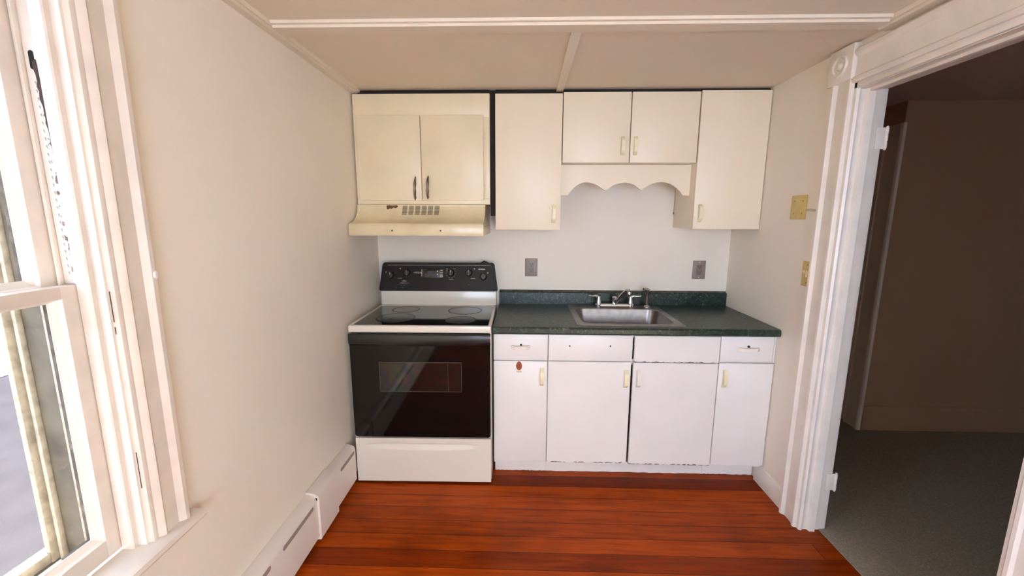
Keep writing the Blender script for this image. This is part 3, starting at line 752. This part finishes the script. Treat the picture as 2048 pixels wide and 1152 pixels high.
c = base_cab('narrow white base cabinet with drawer and brown sticker, beside the range', .8225, 1.1195, .823, 1.12)
d = front(c, 'drawer', .8225, 1.1175, .722, .868)
arch_pull('pull', .970, .797, BF, 'pull_w', d, False); b = bm_new(); lathe(b, [(.0062, 0), (.005, .004), (0, .005)], (.972, BF, .809), 14, (0, -1, 0)); obj('drawer_screw', b, 'slot', d)
d = front(c, 'door', .8225, 1.1175, .122, .716)
arch_pull('pull', 1.088, .628, BF, 'pull', d)
b = bm_new(); lathe(b, [(.0165, 0), (.0165, .001), (0, .0013)], (.962, BF, .689), 28, (0, -1, 0), (1, 1.55)); sk = obj('sticker', b, 'stickr', d, label='oval brown sticker on the door')
b = bm_new(); box(b, .948, .976, BF-.0008, BF+.001, .652, .660); obj('sticker_residue', b, 'stickrpaper', sk)
c = base_cab('wide white two-door sink cabinet with blank upper panels, in the middle', 1.1205, 2.041, 1.1205, 2.041)
d = front(c, 'drawer_panel', 1.123, 1.575, .7225, .868); holes(d, [(1.236, .806), (1.455, .808)])
front(c, 'drawer_panel', 1.585, 2.039, .720, .867, .006, BF-.004)
d = front(c, 'door', 1.122, 1.572, .117, .716, .007); arch_pull('pull', 1.546, .623, BF, 'pull', d)
d = front(c, 'door', 1.584, 2.039, .115, .716, .008, BF-.003); arch_pull('pull', 1.612, .626, BF-.003, 'pull_w', d)
c = base_cab('narrow white base cabinet with drawer in the right corner', 2.042, 2.336, 2.042, 2.334)
d = front(c, 'drawer', 2.044, 2.322, .726, .869)
arch_pull('pull', 2.191, .799, BF, 'pull_w', d, False, .115); b = bm_new(); lathe(b, [(.0068, 0), (.006, .004), (0, .005)], (2.190, BF, .814), 14, (0, -1, 0)); obj('drawer_screw', b, 'slot', d)
d = front(c, 'door', 2.044, 2.335, .120, .719); arch_pull('pull', 2.075, .632, BF, 'pull', d)
b = bm_new(); box(b, 2.325, 2.336, BF+.004, BF+.019, .722, .872, .001); obj('filler_strip', b, 'cab_low', c)

ct = thing('countertop', 'dark green marble-look laminate worktop with low backsplash', 'countertop', (1.58, 0, .876))
SX0, SX1, SY0, SY1 = 1.290, 1.850, -.578, -.062
b = bm_new(); CX0, CX1, CF = .8205, 2.3365, -.632
prism(b, [(SY0, .876), (SY0, .914), (CF+.010, .914), (CF+.004, .912), (CF, .905), (CF, .883), (CF+.004, .877), (CF+.008, .876)], 'x', CX0, CX1)
box(b, CX0, CX1, SY1, -.001, .876, .914); box(b, CX0, SX0, SY0, SY1, .876, .914); box(b, SX1, CX1, SY0, SY1, .876, .914)
bmesh.ops.remove_doubles(b, verts=b.verts, dist=1e-5)
obj('worktop', b, 'laminate', ct, smooth=False)
b = bm_new(); prism(b, [(-.001, .914), (-.022, .914), (-.022, .992), (-.018, .998), (-.012, 1.0), (-.001, 1.0)], 'x', CX0, CX1)
obj('backsplash', b, 'laminate', ct)
b = bm_new(); prism(b, [(-.0005, 1.0), (-.010, 1.0), (-.004, 1.006), (-.0005, 1.009)], 'x', CX0, CX1); obj('caulk_line', b, 'blind', ct)

# ------------------------------------------------------------------ sink
sk = thing('kitchen_sink', 'single-bowl stainless steel drop-in sink set in the green worktop', 'sink', (1.57, -.33, .914))
def loop(bm, x0, x1, y0, y1, r, z, n=7): return [bm.verts.new((x, y, z)) for x, y in rrect(x0, x1, y0, y1, r, n)]
b = bm_new(); ox0, ox1, oy0, oy1 = 1.276, 1.866, -.592, -.048
bx0, bx1, by0, by1 = 1.318, 1.824, -.530, -.155
L_ = [loop(b, ox0, ox1, oy0, oy1, .03, .9143), loop(b, ox0+.002, ox1-.002, oy0+.002, oy1-.002, .029, .9162), loop(b, ox0+.010, ox1-.010, oy0+.010, oy1-.010, .027, .9176),
      loop(b, ox0+.018, ox1-.018, oy0+.018, oy1-.016, .026, .9168), loop(b, bx0-.012, bx1+.012, by0-.012, by1+.012, .06, .9164), loop(b, bx0-.003, bx1+.003, by0-.003, by1+.003, .055, .9148),
      loop(b, bx0, bx1, by0, by1, .052, .908), loop(b, bx0+.010, bx1-.010, by0+.008, by1-.008, .050, .80), loop(b, bx0+.018, bx1-.018, by0+.014, by1-.014, .048, .765),
      loop(b, bx0+.045, bx1-.045, by0+.040, by1-.040, .045, .745), loop(b, bx0+.19, bx1-.19, by0+.13, by1-.13, .04, .742)]
for A, B in zip(L_, L_[1:]):
    for k in range(len(A)): b.faces.new((A[k], A[(k+1) % len(A)], B[(k+1) % len(A)], B[k]))
b.faces.new(L_[-1])
sb_ = obj('basin', b, 'steel', sk)
b = bm_new(); lathe(b, [(.045, .0), (.043, .003), (.034, .001), (.02, -.0005), (0, -.0005)], (1.57, -.34, .7425), 28); obj('drain', b, 'chrome', sk)
# faucet
fc = thing('kitchen_faucet', 'chrome two-handle kitchen faucet on the back of the sink', 'faucet', (1.578, -.098, .917))
b = bm_new()
lathe(b, [(0, 0), (.024, 0), (.025, .006), (.024, .016), (.019, .021), (0, .022)], (1.476, -.098, .917), 28)
lathe(b, [(0, 0), (.024, 0), (.025, .006), (.024, .016), (.019, .021), (0, .022)], (1.682, -.098, .917), 28)
prism(b, [(-.119, .918), (-.122, .924), (-.119, .934), (-.108, .938), (-.088, .938), (-.078, .934), (-.075, .924), (-.077, .918)], 'x', 1.476, 1.682)
obj('base_plate', b, 'chrome', fc)
for s, x in ((-1, 1.476), (1, 1.682)):
    b = bm_new(); lathe(b, [(0, .0), (.0175, 0), (.0165, .012), (.0125, .030), (.011, .042), (.009, .048), (0, .050)], (x, -.098, .937), 24)
    tube(b, [(x, -.098, .972), (x+s*.010, -.099, .985), (x+s*.024, -.101, .989), (x+s*.042, -.104, .986), (x+s*.060, -.108, .990), (x+s*.066, -.109, .993)], [.0085, .0085, .0065, .005, .0045, .003], 12)
    obj('lever', b, 'chrome', fc)
b = bm_new()
lathe(b, [(0, 0), (.018, 0), (.016, .010), (.0145, .030), (.0165, .038), (.0165, .044), (.010, .049), (0, .05)], (1.578, -.098, .936), 28); obj('spout_hub', b, 'chrome', fc)
b = bm_new()
tube(b, [(1.582, -.104, .948), (1.594, -.126, .970), (1.612, -.160, 1.006), (1.625, -.186, 1.032), (1.632, -.200, 1.041), (1.639, -.212, 1.042), (1.642, -.217, 1.036)], [.0135, .013, .012, .0115, .0115, .012, .0125], 16)
lathe(b, [(0, 0), (.0115, 0), (.0125, .004), (.0125, .020), (.011, .028), (0, .03)], (1.642, -.217, 1.010), 20)
obj('spout', b, 'chrome', fc)
fc.location.z += .0008
# side sprayer
sp = thing('side_sprayer', 'chrome pull-out side sprayer standing right of the faucet', 'sprayer', (1.789, -.1, .917))
b = bm_new(); lathe(b, [(0, 0), (.022, 0), (.022, .004), (.017, .010), (.0145, .013), (0, .013)], (1.789, -.1, .917), 24); obj('collar', b, 'chrome', sp)
b = bm_new(); tube(b, [(1.789, -.1, .929), (1.790, -.1, .955), (1.791, -.101, .985), (1.793, -.102, 1.008), (1.792, -.104, 1.024), (1.784, -.107, 1.033), (1.770, -.111, 1.036), (1.758, -.115, 1.035)], [.0105, .0095, .0095, .011, .0135, .0135, .0115, .0105], 16)
lathe(b, [(0, 0), (.0095, 0), (.0105, .006), (0, .012)], (1.760, -.118, 1.022), 16); obj('spray_head', b, 'chrome', sp)
b = bm_new(); tube(b, [(1.795, -.089, 1.012), (1.804, -.089, 1.024), (1.806, -.094, 1.032)], [.003, .004, .003], 8); obj('trigger', b, 'blackplastic', sp)

# ------------------------------------------------------------------ outlets on the back wall
def outlet(cx, cz, label, screws):
    o = thing('power_outlet', label, 'outlet', (cx, 0, cz), 'grey duplex outlets above the worktop')
    b = bm_new(); box(b, cx-.042, cx+.042, -.006, -.0003, cz-.061, cz+.061, .003); pl = obj('cover_plate', b, 'greyplate', o)
    b = bm_new(); prism(b, rrect(cx-.018, cx+.018, cz-.034, cz+.034, .007), 'y', -.0085, -.0058); rc = obj('receptacle', b, 'greyrecept', o)
    b = bm_new()
    for s in (1, -1):
        zc = cz+s*.018
        box(b, cx-.0075, cx-.0053, -.0089, -.0083, zc-.001, zc+.009); box(b, cx+.0053, cx+.0075, -.0089, -.0083, zc-.001, zc+.008)
        lathe(b, [(0, .0004), (.003, .0003), (.003, 0)], (cx, -.0085, zc-.008), 10, (0, -1, 0))
    obj('socket_slots', b, 'slot', rc, smooth=False)
    if screws:
        for s in (1, -1):
            b = bm_new(); lathe(b, [(.0038, 0), (.003, .0012), (0, .0016)], (cx, -.006, cz+s*.050), 12, (0, -1, 0)); obj('screw', b, 'printw', o)
    return o
outlet(1.034, 1.1615, 'grey power outlet on the back wall nearer the range', False)
outlet(2.1485, 1.1525, 'grey power outlet with two pale screws, nearer the right corner', True)

# ------------------------------------------------------------------ plates on the right wall
o = thing('blank_wall_plate', 'yellowed square blank cover plate high on the right wall', 'wall plate', (W, -.655, 1.545))
b = bm_new(); box(b, W-.007, W-.0003, -.713, -.600, 1.487, 1.603, .002); obj('plate', b, 'ivory', o)
for y in (-.628, -.688):
    for z in (1.515, 1.575):
        b = bm_new(); lathe(b, [(.0036, 0), (.003, .001), (0, .0013)], (W-.007, y, z), 10, (-1, 0, 0)); obj('screw', b, 'screw', o)
b = bm_new(); tube(b, [(W-.003, -.711, 1.533), (W-.004, -.74, 1.535), (W-.004, -.775, 1.5315), (W-.003, -.807, 1.532)], .0022, 8); tube(b, [(W-.003, -.711, 1.530), (W-.005, -.75, 1.527), (W-.004, -.785, 1.528), (W-.003, -.807, 1.531)], .0018, 8)
tag(obj('wire', b, 'cord'), 'thin white wire running from the blank plate to the door casing', 'wire')
o = thing('light_switch', 'yellowed ivory toggle light switch beside the door casing', 'light switch', (W, -.78, 1.23))
b = bm_new(); box(b, W-.008, W-.0003, -.8155, -.742, 1.172, 1.290, .003); obj('plate', b, 'ivory', o)
b = bm_new(); box(b, W-.0095, W-.0075, -.786, -.772, 1.216, 1.246, .0008); prism(b, [(W-.008, 1.238), (W-.024, 1.248), (W-.026, 1.241), (W-.008, 1.226)], 'y', -.784, -.774); obj('toggle', b, 'pull', o)
for z in (1.188, 1.274):
    b = bm_new(); lathe(b, [(.003, 0), (.0025, .001), (0, .0012)], (W-.008, -.779, z), 10, (-1, 0, 0)); obj('screw', b, 'screw', o)
